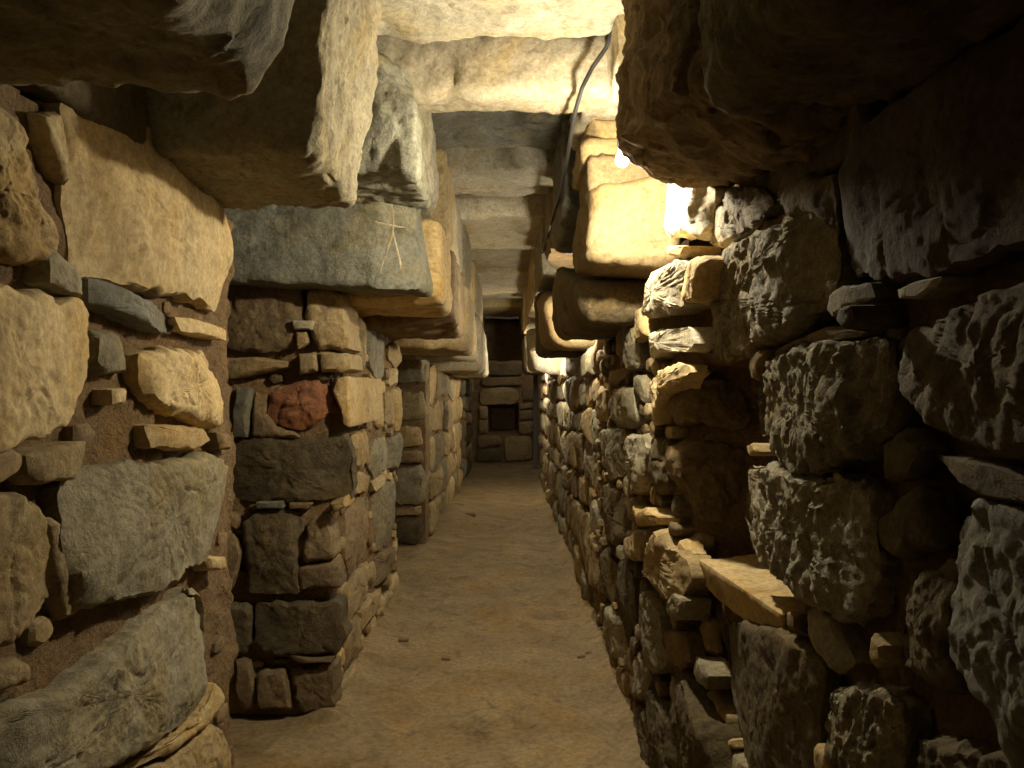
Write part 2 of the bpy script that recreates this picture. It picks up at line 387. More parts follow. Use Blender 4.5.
# ------------------------------------------------------------------ NEAR LEFT WALL
T('L','tan','rough brown stone at the upper left edge, beside the black crack',[(-60,75),(8,99),(28,150),(50,205),(68,258),(62,270),(30,258),(-60,238)],.03,rough=1.3)
T('L','cream','narrow pale stone between the dark crack holes above the crevice',[(40,112),(60,112),(66,145),(70,188),(58,172),(47,140)],.03)
T('L','cream','large cream slab with a curved shadow across its top',[(76,225),(72,190),(66,100),(110,105),(170,140),(222,190),(235,230),(233,262),(226,298),(217,313),(202,304),(170,296),(122,284),(84,274)],.07,rough=.7)
T('L','grey','grey wedge above the long black crevice at upper left',[(38,254),(50,249),(68,262),(80,282),(83,299),(62,293),(40,284)],.06)
T('L','greyd','thin slate slab running under the large cream slab',[(86,279),(100,279),(125,290),(150,301),(181,322),(176,335),(150,327),(120,315),(86,302)],.08)
T('L','cream','small pale flake under the corner of the large cream slab',[(176,317),(188,318),(228,331),(229,341),(202,337),(179,331)],.07)
T('L','cream','big rounded cream boulder cut by the left picture edge',[(-90,262),(0,287),(45,297),(80,302),(90,312),(88,370),(76,400),(62,425),(30,438),(0,448),(-90,470)],.10,rough=.8)
T('L','grey','small upright grey stone just right of the big cream boulder',[(91,330),(115,334),(128,358),(131,374),(102,375),(93,362)],.03)
T('L','cream','square cream stone with pitted lower edge below the slate slab',[(141,357),(165,349),(205,352),(218,374),(226,404),(223,430),(196,422),(166,410),(150,396),(141,382)],.06)
T('L','cream','tiny pale chip standing in the clay beside the boulder',[(110,390),(124,388),(123,402),(111,405)],.03)
T('L','ochre','long yellowish flake lying over the grey-green block',[(146,424),(170,425),(205,428),(213,440),(190,452),(150,448)],.07)
T('L','brown','small brown stone at the wall end above the grey-green block',[(215,432),(228,434),(230,450),(219,450)],.05)
T('L','tan','flat brown wedge between boulder and lower left stone',[(24,456),(50,446),(84,442),(79,466),(74,478),(36,484),(28,474)],.06)
T('L','brown','brown flat stone at the left edge below the boulder',[(-60,462),(8,449),(22,455),(20,470),(0,482),(-60,505)],.05)
T('L','tan','mottled tan block at the left edge, mid height',[(-90,505),(0,497),(38,500),(46,520),(48,560),(51,598),(28,632),(0,650),(-90,700)],.06,rough=.8)
T('L','tan','narrow tan stone squeezed left of the grey-green block',[(49,520),(60,518),(63,560),(70,590),(83,610),(66,621),(56,600),(50,565)],.03)
T('L','grey','large grey-green block with pale scratches, middle of the wall',[(70,482),(100,467),(150,463),(190,462),(206,452),(229,463),(231,490),(226,520),(215,545),(205,560),(160,588),(130,600),(80,606),(69,580),(65,530)],.09,rough=.9)
T('L','ochre','small square chip projecting at the wall end',[(202,557),(222,556),(223,570),(207,571)],.08)
T('L','pale','tiny round white pebble under the grey-green block',[(125,590),(131,587),(137,591),(134,598),(127,597)],.03)
T('L','tan','small orange-brown stone at the left edge above the bottom block',[(-40,678),(14,657),(27,667),(30,680),(0,690),(-40,703)],.04)
T('L','grey','very large grey block filling the bottom left corner',[(209,592),(210,630),(208,698),(188,722),(150,748),(100,775),(20,810),(-90,860),(-90,745),(20,703),(60,690),(108,652),(150,618),(190,590)],.08,rough=1.0)
T('L','ochre','thin broken sliver under the bottom left block',[(215,683),(224,692),(223,700),(202,728),(168,752),(130,775),(112,780),(150,754),(187,728),(207,700)],.07)
T('L','tan','tan footing stone at the end of the wall',[(212,724),(226,730),(227,800),(226,822),(130,860),(100,815),(150,772),(190,744)],.08)

# ------------------------------------------------------------------ PILLAR FACE
T('P','brown','broad brown stone directly under the grey corbel',[(226,284),(262,283),(300,287),(303,320),(296,345),(275,351),(232,350),(215,330)],.05,.3)
T('P','tan','tan corner stone under the grey corbel, right of the broad brown one',[(304,288),(330,289),(343,295),(347,320),(349,350),(319,349),(312,335),(304,318)],.05,.3)
T('P','pale','small pale flake wedged in the joint under the corner stone',[(294,321),(316,321),(313,330),(296,330)],.08,.1)
T('P','tan','little tan chip below the pale flake in the joint',[(297,332),(307,331),(309,343),(298,349)],.06,.1)
T('P','tan','long thin tan stone with shadow beneath, left side',[(222,359),(250,357),(290,361),(286,368),(262,373),(232,378),(222,370)],.07,.2)
T('P','tan','small square stone left of the corner chip',[(298,353),(317,352),(318,371),(300,374)],.06,.16)
T('P','cream','small light corner block above the ochre corner stone',[(321,352),(350,353),(352,370),(340,373),(322,372)],.06,.25)
T('P','red','rust-red stone in the middle of the pillar face',[(270,396),(285,386),(315,381),(328,390),(338,408),(325,418),(305,430),(290,430),(268,416)],.03,.2,rough=1.3)
T('P','ochre','bright ochre corner stone to the right of the red stone',[(338,378),(348,377),(351,400),(351,428),(344,424),(341,410),(334,393)],.05,.95)
T('P','greyd','narrow upright slate stone left of the red stone',[(237,388),(252,388),(249,415),(247,437),(231,437),(234,410)],.05,.2)
T('P','brown','brown stone between slate upright and red stone',[(254,392),(268,394),(265,415),(280,430),(300,437),(250,438)],.02,.2)
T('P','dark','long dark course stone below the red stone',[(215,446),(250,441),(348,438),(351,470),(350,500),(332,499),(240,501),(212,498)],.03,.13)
T('P','greyd','thin grey flake under the long dark stone, left',[(257,502),(283,501),(284,508),(258,508)],.05,.12)
T('P','brown','thin brown flake under the long dark stone, right',[(290,503),(312,503),(310,508),(291,508)],.05,.12)
T('P','ochre','bright yellow chip at the corner below the long dark stone',[(331,503),(347,495),(349,506),(335,512)],.09,.12)
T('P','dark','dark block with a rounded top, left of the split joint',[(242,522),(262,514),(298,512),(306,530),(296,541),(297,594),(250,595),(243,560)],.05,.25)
T('P','brown','reddish brown stone right of the split joint, upper',[(309,518),(328,515),(333,545),(335,559),(304,562),(302,545)],.03,.12)
T('P','brown','brown corner stone right of the split joint, lower',[(298,568),(338,563),(341,588),(315,588),(297,592)],.03,.13)
T('P','brown','leaning brown slab in the dark left corner',[(214,550),(228,530),(239,536),(243,552),(234,580),(228,593),(208,592),(208,570)],.04,.2)
T('P','brown','little brown stone over the leaning slab',[(218,512),(234,513),(240,521),(236,528),(220,523)],.04,.2)
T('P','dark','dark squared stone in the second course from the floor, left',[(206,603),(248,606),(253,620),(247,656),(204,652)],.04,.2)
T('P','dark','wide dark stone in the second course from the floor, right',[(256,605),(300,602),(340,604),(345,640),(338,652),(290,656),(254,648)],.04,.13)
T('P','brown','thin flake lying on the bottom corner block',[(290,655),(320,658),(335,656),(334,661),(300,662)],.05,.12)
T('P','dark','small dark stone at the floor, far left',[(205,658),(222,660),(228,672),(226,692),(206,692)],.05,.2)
T('P','brown','narrow upright stone at the floor',[(236,660),(250,660),(256,690),(253,709),(240,709),(234,690)],.04,.2)
T('P','brown','small brown stone at the floor left of the corner block',[(257,672),(285,668),(288,690),(290,708),(259,709),(257,690)],.05,.2)
T('P','brown','squared corner block standing on the floor',[(290,668),(320,664),(337,665),(337,690),(336,710),(302,711),(292,695)],.03,.12)

# ------------------------------------------------------------------ PILLAR SIDE
for m, lab, pts in [
 ('tan','upright tan stone in the top course, nearest the corner',[(352,322),(360,316),(366,328),(367,360),(363,372),(355,368),(352,345)]),
 ('grey','tall grey stone in the top course, middle',[(368,322),(378,317),(385,330),(389,350),(388,372),(380,382),(373,368),(369,345)]),
 ('tan','tan stone in the top course by the recess',[(391,346),(400,344),(401,362),(398,368),(391,360)]),
 ('ochre','small ochre stone under the tall grey stone',[(371,374),(381,385),(383,392),(374,386)]),
 ('cream','small cream stone under the top course by the recess',[(391,370),(399,367),(399,384),(391,385)]),
 ('cream','narrow cream stone beside the ochre corner stone',[(375,390),(383,392),(386,425),(378,428),(375,408)]),
 ('tan','tan stone at eye height, second from the recess',[(387,392),(394,390),(395,412),(392,427),(387,422)]),
 ('ochre','slim ochre stone at eye height by the recess',[(396,390),(401,388),(402,428),(397,432)]),
 ('ochre','orange-brown stone below the ochre corner stone',[(354,434),(366,430),(370,450),(366,468),(356,470),(352,450)]),
 ('grey','oval grey stone below eye height',[(372,455),(377,440),(385,437),(387,455),(384,470),(377,478),(372,468)]),
 ('grey','smooth grey-green stone by the recess, below eye height',[(389,441),(396,436),(402,433),(402,462),(396,470),(389,468)]),
 ('tan','small tan stone under the orange-brown one',[(353,474),(362,472),(371,478),(368,492),(354,496)]),
 ('cream','pale wedge between the oval stone and the long grey stone',[(374,482),(388,474),(387,482),(376,492)]),
 ('brown','large brown stone at the corner, knee height',[(349,512),(360,500),(370,496),(372,520),(370,548),(362,560),(352,576),(348,560)]),
 ('grey','long grey upright stone with a lit edge by the recess',[(374,500),(386,485),(398,478),(400,500),(398,522),(390,545),(379,552),(374,530)]),
 ('brown','brown stone low by the recess',[(378,560),(387,551),(396,546),(396,562),(386,580),(378,586)]),
 ('tan','tan stone low at the corner',[(349,600),(358,572),(372,560),(371,585),(362,605),(350,622)]),
 ('tan','narrow tan stone near the floor, second from the corner',[(364,612),(370,595),(377,592),(386,588),(380,605),(372,618),(365,630)]),
 ('brown','brown stone in the second lowest course at the corner',[(346,640),(358,612),(362,622),(358,648),(347,672)]),
 ('tan','lowest tan stone at the corner, touching the floor',[(341,700),(347,680),(359,658),(356,678),(344,702)])]:
    T('S', m, lab, pts, .03, .12)

# ------------------------------------------------------------------ SECOND PILLAR FACE
for m, lab, pts in [
 ('grey','top grey corner stone under the corbel',[(398,350),(422,349),(426,360),(424,382),(398,383)]),
 ('tan','wide tan stone at eye height',[(396,392),(424,392),(425,418),(396,421)]),
 ('tan','square tan stone below eye height',[(397,427),(420,426),(423,446),(397,447)]),
 ('brown','flat shaded brown stone under the square tan one',[(396,450),(422,451),(424,463),(396,463)]),
 ('grey','tall grey-brown block with a lit right edge',[(396,468),(420,466),(425,474),(424,500),(418,505),(396,504)]),
 ('tan','thin tan course over the bottom stone',[(396,509),(421,506),(421,515),(396,516)]),
 ('dark','dark bottom stone resting on the floor',[(394,522),(421,519),(424,534),(416,544),(394,542)])]:
    T('Q', m, lab, pts, .05, .45)

# ------------------------------------------------------------------ coursed masonry
ORD = ['lowest','second','third','fourth','fifth','sixth','seventh','eighth','ninth','tenth','eleventh','twelfth',
       'thirteenth','fourteenth','fifteenth','sixteenth','seventeenth','eighteenth','nineteenth','twentieth','last']
NTH = ['first']+ORD[1:]
def coursed(pl, u0, u1, z0, z1, hm, wm, mats, seed, start, pr=(.02, .07), t=.14, ztop=None):
    rng = random.Random(seed); P = PL[pl]; z = z0; row = 0
    rows = []
    while z < z1-.08:
        h = hm*rng.uniform(.7, 1.3)
        if z+h > z1-.1: h = z1-z
        rows.append((z, z+h)); z += h
    ph = [rng.uniform(0, 6) for _ in range(len(rows)+1)]
    def joint(k, u):
        zz = rows[k][0] if k < len(rows) else rows[-1][1]
        if k == 0: return zz
        return zz+.035*math.sin(u*2.3+ph[k])+.02*math.sin(u*5.1+ph[k]*2)
    for k in range(len(rows)):
        u = u0+rng.uniform(-.1, .05); c = 0
        while u < u1-.06:
            w = wm*rng.uniform(.5, 1.5)
            if u+w > u1-.12: w = u1-u
            a, b = max(u, u0), u+w; g = rng.uniform(.006, .02)
            j = lambda s=.02: rng.uniform(-s, s)
            m1 = (a+b)/2+j(.05)
            pts = [(a+g+j(), joint(k,a)+g+abs(j())), (m1, joint(k,m1)+g+j(.01)), (b-g+j(), joint(k,b)+g+abs(j())), (b-g+j(.01), (joint(k,b)+joint(k+1,b))/2),
                   (b-g+j(), joint(k+1,b)-g-abs(j())), (m1+j(.04), joint(k+1,m1)-g-abs(j(.015))), (a+g+j(), joint(k+1,a)-g-abs(j())), (a+g+j(.01), (joint(k,a)+joint(k+1,a))/2)]
            q = np.array(pts); q[:,0] = np.clip(q[:,0], u0-.12, u1+.02)
            if q[:,0].max()-q[:,0].min() > .06 and q[:,1].max()-q[:,1].min() > .05:
                mt = rng.choice(mats)
                o = stone(pl, q, rng.uniform(*pr), t, mt)
                ratio = w/(rows[k][1]-rows[k][0]); shp = 'long' if ratio > 1.7 else ('upright' if ratio < .9 else 'squarish')
                lab = f"{shp} {COLW[mt]} stone, {ORD[k]} course up, {NTH[min(c,19)]} {start}, {P.place}"
                P.names.append(lab); tag(o, lab, 'stone', 'stones of the '+P.place)
            u += w; c += 1
# T: U axis of plane T; corridor side runs along -U or +U
def urange(pl, y0, y1):
    P = PL[pl]; s = P.U[1]; a, b = (y0-P.O[1])/s, (y1-P.O[1])/s; return min(a, b), max(a, b)
uT = urange('T', 7.95, 12.0); coursed('T', uT[0], uT[1], -1.49, .22, .29, .5, ['cream','tan','tan','grey','ochre','tan'], 5, 'from the near end' if PL['T'].U[1] > 0 else 'from the far end', (.0,.035), .1)
coursed('W', -.45, 0, -1.49, .3, .28, .3, ['tan','brown','grey'], 6, 'from the left')
uX = urange('X', 13.25, 15.9); coursed('X', uX[0], uX[1], -1.49, .3, .3, .6, ['tan','brown','dark'], 7, 'from the near end' if PL['X'].U[1] > 0 else 'from the far end', (0,.03), .1)
uR = urange('R', 4.95, 13.0)
coursed('R', uR[0], uR[1], -1.49, .27, .28, .42, ['grey','tan','brown','grey','rough','tan','brown'], 8, 'from the near end' if PL['R'].U[1] > 0 else 'from the far end', (.0,.05), .14)

# ------------------------------------------------------------------ RIGHT WALL, traced
RW = [
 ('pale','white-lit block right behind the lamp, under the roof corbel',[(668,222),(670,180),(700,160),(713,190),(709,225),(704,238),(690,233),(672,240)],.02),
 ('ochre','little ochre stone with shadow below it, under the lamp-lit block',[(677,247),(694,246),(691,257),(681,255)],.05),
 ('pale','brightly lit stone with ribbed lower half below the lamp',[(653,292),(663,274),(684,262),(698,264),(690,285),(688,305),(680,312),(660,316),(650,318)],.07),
 ('ochre','sandy brown lump between ribbed stone and the big rough stone',[(692,282),(702,262),(714,256),(722,262),(716,280),(708,298),(697,304),(690,296)],.05),
 ('grey','dark upright stone with a lit left edge beside the lamp-lit block',[(707,235),(711,208),(719,201),(730,208),(730,224),(742,230),(722,248),(711,246)],.06),
 ('rough','big rough grey stone with deep pits, right of the lamp',[(693,322),(693,308),(712,300),(717,272),(735,246),(754,231),(790,220),(816,214),(818,290),(802,318),(770,336),(745,353),(726,360),(702,350),(695,336)],.10),
 ('pale','knobbly pale stone left of the big rough stone',[(653,347),(656,335),(670,330),(691,327),(696,344),(688,352),(667,351),(657,359)],.06),
 ('grey','slim upright grey stone under the dark corbel',[(631,332),(635,322),(640,325),(645,345),(645,365),(638,370),(632,362)],.05),
 ('ochre','slim ochre stone beside the slim grey upright',[(641,312),(650,306),(655,337),(646,341)],.05),
 ('cream','pitted pale stone on top of the brown niche side',[(658,392),(672,368),(690,365),(693,372),(680,388),(672,400),(669,420),(661,425),(656,410)],.06),
 ('grey','leaning grey stone left of the pitted pale stone',[(641,376),(650,376),(656,400),(654,407),(645,395)],.04),
 ('brown','small brown wedge under the slim uprights',[(611,372),(628,368),(628,378),(622,386),(612,378)],.03),
 ('grey','wide grey upright stone at eye height, left of the niche',[(612,391),(625,388),(641,390),(643,420),(638,428),(625,427),(616,412)],.05),
 ('tan','narrow tan upright stone farther along at eye height',[(602,387),(609,390),(611,420),(603,422)],.04),
 ('grey','large oval grey stone below the wide grey upright',[(608,432),(620,428),(626,448),(630,468),(624,478),(613,478),(609,460)],.05),
 ('rough','ribbed grey stone with a lit cap, left of the niche',[(633,450),(640,437),(652,433),(655,448),(653,472),(650,490),(641,495),(634,480)],.07),
 ('dark','dark narrow stone at the niche edge',[(658,446),(664,440),(673,438),(676,460),(674,485),(665,492),(659,475)],.04),
 ('dark','large dark smooth stone left below the ribbed stone',[(604,486),(614,484),(630,496),(634,510),(632,530),(622,546),(612,540),(604,515)],.03),
 ('tan','thin lit splinter right of the dark smooth stone',[(634,500),(640,497),(643,515),(638,522)],.04),
 ('ochre','orange ledge stone catching light below the ribbed stone',[(644,506),(652,512),(660,509),(668,516),(667,524),(652,525),(645,516)],.08),
 ('tan','triangular lit stone below the orange ledge stone',[(635,542),(645,527),(648,545),(648,560),(637,559)],.06),
 ('tan','pointed tan stone left of the niche sill',[(651,572),(660,546),(672,531),(678,545),(690,560),(694,580),(688,598),(682,603),(672,594),(664,582)],.07),
 ('ochre','small light stone at the corner of the niche sill',[(682,541),(690,539),(698,556),(690,572),(684,560)],.01),
 ('grey','tall grey stone at shin height left of the lit flakes',[(645,612),(651,592),(660,598),(666,615),(668,640),(671,662),(666,672),(655,668),(646,642)],.06),
 ('grey','small grey stone under the pointed tan stone',[(678,606),(688,592),(697,600),(693,618),(686,620)],.05),
 ('ochre','bright orange splinter below the niche sill',[(699,634),(704,611),(711,622),(709,640),(713,654),(704,653)],.02),
 ('brown','small brown stone right of the tall grey one',[(672,632),(680,628),(692,632),(696,660),(688,672),(678,655)],.03),
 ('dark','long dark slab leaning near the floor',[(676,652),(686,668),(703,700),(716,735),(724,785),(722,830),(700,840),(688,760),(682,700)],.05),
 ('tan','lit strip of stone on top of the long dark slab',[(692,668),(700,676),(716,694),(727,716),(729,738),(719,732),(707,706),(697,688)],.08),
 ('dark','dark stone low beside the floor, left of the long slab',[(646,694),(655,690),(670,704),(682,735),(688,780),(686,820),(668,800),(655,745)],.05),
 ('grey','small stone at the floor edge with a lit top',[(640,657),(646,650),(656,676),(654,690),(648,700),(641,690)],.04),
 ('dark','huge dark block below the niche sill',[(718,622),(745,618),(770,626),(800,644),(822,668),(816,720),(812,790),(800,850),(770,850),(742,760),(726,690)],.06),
 ('ochre','small orange chip between long slab and huge dark block',[(727,741),(735,738),(737,748),(729,755)],.07),
 ('grey','light grey splinter under the orange chip',[(736,752),(744,758),(752,775),(748,800),(738,785),(733,765)],.06),
 ('rough','squared light grey stone right of the niche, upper',[(765,366),(790,351),(850,339),(874,340),(879,380),(875,430),(856,450),(826,470),(799,476),(776,456),(764,430),(762,395)],.12),
 ('ochre','small yellow chip in the joint at the niche right edge',[(752,446),(760,443),(766,452),(756,456)],.10),
 ('rough','very rough dark boulder right of the niche, lower',[(751,470),(762,464),(800,476),(838,478),(856,490),(862,540),(866,580),(850,612),(834,618),(800,592),(772,570),(757,555),(749,520)],.12),
 ('grey','flat little stone jutting under the huge top stone',[(836,295),(850,285),(878,283),(882,297),(865,305),(839,316),(833,309)],.10),
 ('brown','crumbly brown stone over the squared light stone',[(767,360),(790,342),(830,326),(862,332),(858,337),(800,346),(778,356)],.04),
 ('brown','small brown stone left of the squared light stone',[(753,362),(762,351),(772,350),(765,364),(763,380),(757,380)],.07),
 ('shade_dark','huge dark brown stone at the upper right',[(837,172),(850,135),(900,95),(960,55),(1040,5),(1150,-60),(1150,200),(1000,258),(930,278),(884,284),(853,276),(841,230)],.06),
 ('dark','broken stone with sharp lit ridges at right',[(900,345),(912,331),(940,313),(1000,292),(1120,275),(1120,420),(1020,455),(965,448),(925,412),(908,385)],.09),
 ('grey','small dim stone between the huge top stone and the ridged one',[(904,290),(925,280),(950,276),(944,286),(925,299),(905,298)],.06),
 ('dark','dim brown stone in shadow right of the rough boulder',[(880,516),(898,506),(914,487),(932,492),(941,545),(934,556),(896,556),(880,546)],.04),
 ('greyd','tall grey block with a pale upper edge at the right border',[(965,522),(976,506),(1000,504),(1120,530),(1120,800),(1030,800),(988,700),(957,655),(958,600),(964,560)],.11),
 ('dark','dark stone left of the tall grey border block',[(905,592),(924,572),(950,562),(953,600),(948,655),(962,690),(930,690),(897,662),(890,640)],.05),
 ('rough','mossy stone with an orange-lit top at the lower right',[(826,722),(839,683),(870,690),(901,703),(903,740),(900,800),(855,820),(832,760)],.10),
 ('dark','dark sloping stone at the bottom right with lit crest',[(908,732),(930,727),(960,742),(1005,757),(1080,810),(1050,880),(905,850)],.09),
 ('grey','small rounded stone under the rough boulder',[(811,610),(822,606),(836,620),(842,640),(855,664),(838,671),(822,655),(812,632)],.07),
 ('ochre','thin orange-lit splinter under the dim shadowed stone',[(880,632),(890,645),(892,660),(882,668),(878,650)],.08),
 ('brown','small brown pebble behind the sill edge',[(790,612),(801,614),(800,631),(793,630)],.04),
 ('ochre','small light stone low between the dark block and mossy stone',[(818,745),(834,750),(838,775),(822,780)],.06),
 ('dark','dark stone added for shade in the hollow above the big rough grey stone',[(714,196),(722,188),(758,188),(772,200),(756,226),(740,232),(728,222)],-.10),  # this and the next dark stone are added to darken the hollow
 ('dark','dark upright stone added for shade in the hollow beside the huge top stone',[(776,200),(800,176),(832,176),(838,232),(822,222),(814,212),(792,218)],-.08),
 ('dark','dark wedge under the ridged stone at right',[(935,455),(1000,462),(1080,490),(1080,515),(985,497),(958,480)],.06),
 ('dark','dark round stone under the ridged stone, left',[(884,445),(905,428),(924,450),(914,478),(888,482)],.04),
 ('dark','dark narrow upright low in the wall, ankle height',[(604,560),(612,548),(618,570),(616,602),(606,594)],.04),
 ('grey','grey upright stone by the floor farther along',[(606,604),(614,606),(625,628),(628,655),(620,658),(609,638)],.04),
 ('dark','dark upright in the lower wall beside the tall grey stone',[(617,560),(630,562),(640,590),(642,625),(632,640),(622,612)],.04),
 ('brown','brown wedge at the wall foot',[(629,662),(637,645),(641,668),(640,700),(633,690)],.04),
 ('dark','dark wedge at the wall foot nearest the bottom edge',[(642,708),(650,706),(662,750),(664,785),(652,758)],.04),
 ('brown','brown stone right of the large dark smooth stone',[(650,530),(664,526),(662,540),(652,560),(649,548)],.02),
]
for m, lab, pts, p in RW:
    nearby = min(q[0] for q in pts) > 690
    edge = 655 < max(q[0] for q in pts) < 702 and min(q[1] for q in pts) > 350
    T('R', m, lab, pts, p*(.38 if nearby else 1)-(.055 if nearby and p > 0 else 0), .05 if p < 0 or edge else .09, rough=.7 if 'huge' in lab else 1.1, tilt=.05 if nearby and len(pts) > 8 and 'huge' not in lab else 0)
# far side of the niche
for m, lab, pts in [
 ('brown','brown block forming the top of the niche side',[(678,404),(685,386),(700,377),(718,374),(740,380),(752,400),(750,430),(720,426),(690,419),(677,415)]),
 ('brown','crumbling brown block in the middle of the niche side',[(678,452),(700,443),(745,443),(755,470),(750,505),(724,523),(700,526),(688,500),(679,475)]),
 ('tan','small dark round stone lying on the niche sill',[(693,540),(700,533),(712,537),(716,547),(706,554),(695,548)])]:
    T('J', m, lab, pts, .06, .2, rough=1.3)
# sill slab of the niche
o = block([(.67,1.88,EYE-.63),(.95,1.9,EYE-.63),(.635,2.50,EYE-.63),(.93,2.58,EYE-.63),(.645,1.86,EYE-.525),(.95,1.93,EYE-.525),(.61,2.52,EYE-.535),(.93,2.60,EYE-.53)],
          r=.012, sp=.011, amp=.007, seed=77, mat='ochre', name='sill_stone', chis=1)
tag(o, 'flat stone sill of the niche with its top lit orange', 'stone')

# ------------------------------------------------------------------ END WALL
for m, lab, pts in [
 ('tan','broad lintel stone over the black square opening',[(481,390),(500,387),(516,388),(521,397),(514,404),(482,405),(479,397)]),
 ('tan','stone at the left jamb of the square opening, upper',[(479,407),(488,406),(488,419),(480,419)]),
 ('tan','stone at the left jamb of the square opening, lower',[(479,421),(488,420),(488,433),(479,433)]),
 ('brown','thin stone right of the opening, top of the stack',[(520,404),(532,402),(533,408),(520,409)]),
 ('brown','flat stone right of the opening, second of the stack',[(520,411),(534,410),(534,419),(520,420)]),
 ('brown','flat stone right of the opening, third of the stack',[(519,422),(534,421),(534,433),(520,434)]),
 ('brown','long flat stone below the opening, left',[(477,436),(500,435),(503,445),(478,448)]),
 ('tan','big stone below the opening, right',[(505,437),(531,436),(532,459),(506,461)]),
 ('dark','dark stone at the floor, left',[(476,450),(502,448),(504,460),(476,462)]),
 ('brown','brown stone above the lintel stone',[(482,378),(520,377),(524,385),(482,386)]),
 ('dark','dark upper stone under the roof beam',[(482,364),(522,364),(522,375),(483,375)]),
 ('brown','brown stone above the stack right of the opening',[(522,388),(534,386),(534,400),(523,400)])]:
    T('E', m, lab, pts, .05, .2)

# ------------------------------------------------------------------ CORBELS AND ROOF
def corbel(label, mat, corners=None, b=None, r=.04, seed=0, amp=.014, sp=None, chis=4, name='corbel_stone', group='corbel stones along the gallery', streak=False):
    c = corners if corners is not None else box8(*b)
    y = min(q[1] for q in c); sp = sp or max(.013, y*.006)
    o = block(c, r, sp, amp, seed, mat, name, chis, streak=streak)
    return tag(o, label, 'stone', group)
def hx(x0b, x1b, x0t, x1t, y0, y1, z0, z1, dz=0):
    """block between y0 and y1: bottom from x0b to x1b, top from x0t to x1t"""
    return [(x0b,y0,EYE+z0+dz),(x1b,y0,EYE+z0+dz),(x0b,y1,EYE+z0),(x1b,y1,EYE+z0),(x0t,y0,EYE+z1),(x1t,y0,EYE+z1),(x0t,y1,EYE+z1),(x1t,y1,EYE+z1)]
G = 'corbel stones of the left side'
corbel('nearest overhanging stone at the upper left corner with a lit rough end','grey',hx(-1.25,-.415,-1.25,-.27,.5,1.36,.50,.80),r=.025,seed=201,amp=.010,sp=.011,chis=0,group=G,streak=True)
corbel('upper slab above the nearest overhanging stone','grey',hx(-1.25,-.33,-1.25,-.33,.5,1.38,.82,1.28),seed=233,group=G)
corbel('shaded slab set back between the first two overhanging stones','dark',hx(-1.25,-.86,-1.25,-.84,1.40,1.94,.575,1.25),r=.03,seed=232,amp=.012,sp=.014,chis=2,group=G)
corbel('second overhanging stone, dark underside and pitted lit end face','grey',hx(-1.25,-.48,-1.25,-.385,1.98,2.62,.585,1.25),r=.03,seed=202,amp=.016,sp=.012,chis=2,group=G,streak=True)
corbel('long grey corbel on top of the pillar','cool',
       [(-1.5,3.5,EYE+.47),(-.365,3.42,EYE+.425),(-1.5,3.98,EYE+.47),(-.328,3.74,EYE+.43),(-1.5,3.5,EYE+.86),(-.395,3.44,EYE+.945),(-1.5,3.98,EYE+.86),(-.40,3.74,EYE+.93)],r=.03,seed=203,amp=.010,sp=.014,chis=1,group=G)
corbel('tall greenish stone just under the roof, left, above the grey corbel','cool',hx(-.95,-.325,-.95,-.34,2.97,3.58,.80,1.27),r=.025,seed=204,amp=.012,sp=.014,chis=2,group=G,streak=True)
corbel('brown filling stone between tall greenish stone and grey corbel','ochre',hx(-.75,-.415,-.75,-.43,3.36,3.56,.845,.93),r=.02,seed=205,chis=2,group=G)
corbel('orange-brown slab directly behind and below the grey corbel','ochre',hx(-1.0,-.285,-1.0,-.30,3.80,4.5,.40,.80),r=.04,seed=206,group=G)
corbel('dark brown slab whose shaded face hangs below the orange slab','brown',hx(-1.0,-.27,-1.0,-.28,4.55,5.7,.335,.80),r=.05,seed=207,group=G)
corbel('smooth pale slab farther along with a grey lower band','cream',hx(-1.3,-.255,-1.3,-.26,5.85,7.4,.30,.78),r=.06,seed=208,group=G)
corbel('shaded slab at the second pillar under the pale slab','grey',hx(-1.3,-.24,-1.3,-.25,7.45,8.4,.27,.75),r=.08,seed=209,group=G)
corbel('bright-edged corbel beyond the second pillar','pale',hx(-1.04,-.235,-1.04,-.24,8.5,10.1,.19,.8),r=.08,seed=210,group=G)
corbel('small farthest corbel stone on the left','slab',hx(-1.04,-.2,-1.04,-.25,10.2,11.8,.15,.8),r=.08,seed=211,group=G)
corbel('end corbel above the farthest left pillar','grey',hx(-1.04,-.24,-1.04,-.3,12.0,13.9,.17,.8),r=.08,seed=231,group=G)
UG = 'upper stones carrying the roof on the left'
for i, (y0, y1, x, z0, mt, lb) in enumerate([(3.62,4.3,-.335,.90,'slab','cream stone behind the tall greenish stone under the roof'),
    (4.35,5.1,-.31,.84,'cream','upper cream stone above the orange slab'),(5.15,6.1,-.31,.82,'pale','upper pale stone above the dark brown slab'),
    (6.15,7.3,-.29,.80,'grey','upper grey stone above the smooth pale slab'),(7.35,8.7,-.30,.78,'cream','upper cream stone over the second pillar'),
    (8.75,10.4,-.27,.82,'pale','upper pale stone over the bright-edged corbel'),(10.45,12.4,-.3,.82,'cream','farthest upper stone on the left'),(12.45,14.2,-.32,.82,'brown','upper brown stone near the end lintel')]):
    corbel(lb, mt, b=(-1.04, x, y0, y1, z0, 1.31), r=.05, seed=220+i*3, group=UG)
G = 'corbel stones of the right side'
corbel('dark overhanging stone nearest the camera at the upper right','dark',hx(.33,1.3,.30,1.3,.55,1.42,.46,1.3),r=.08,seed=301,amp=.02,sp=.014,group=G)
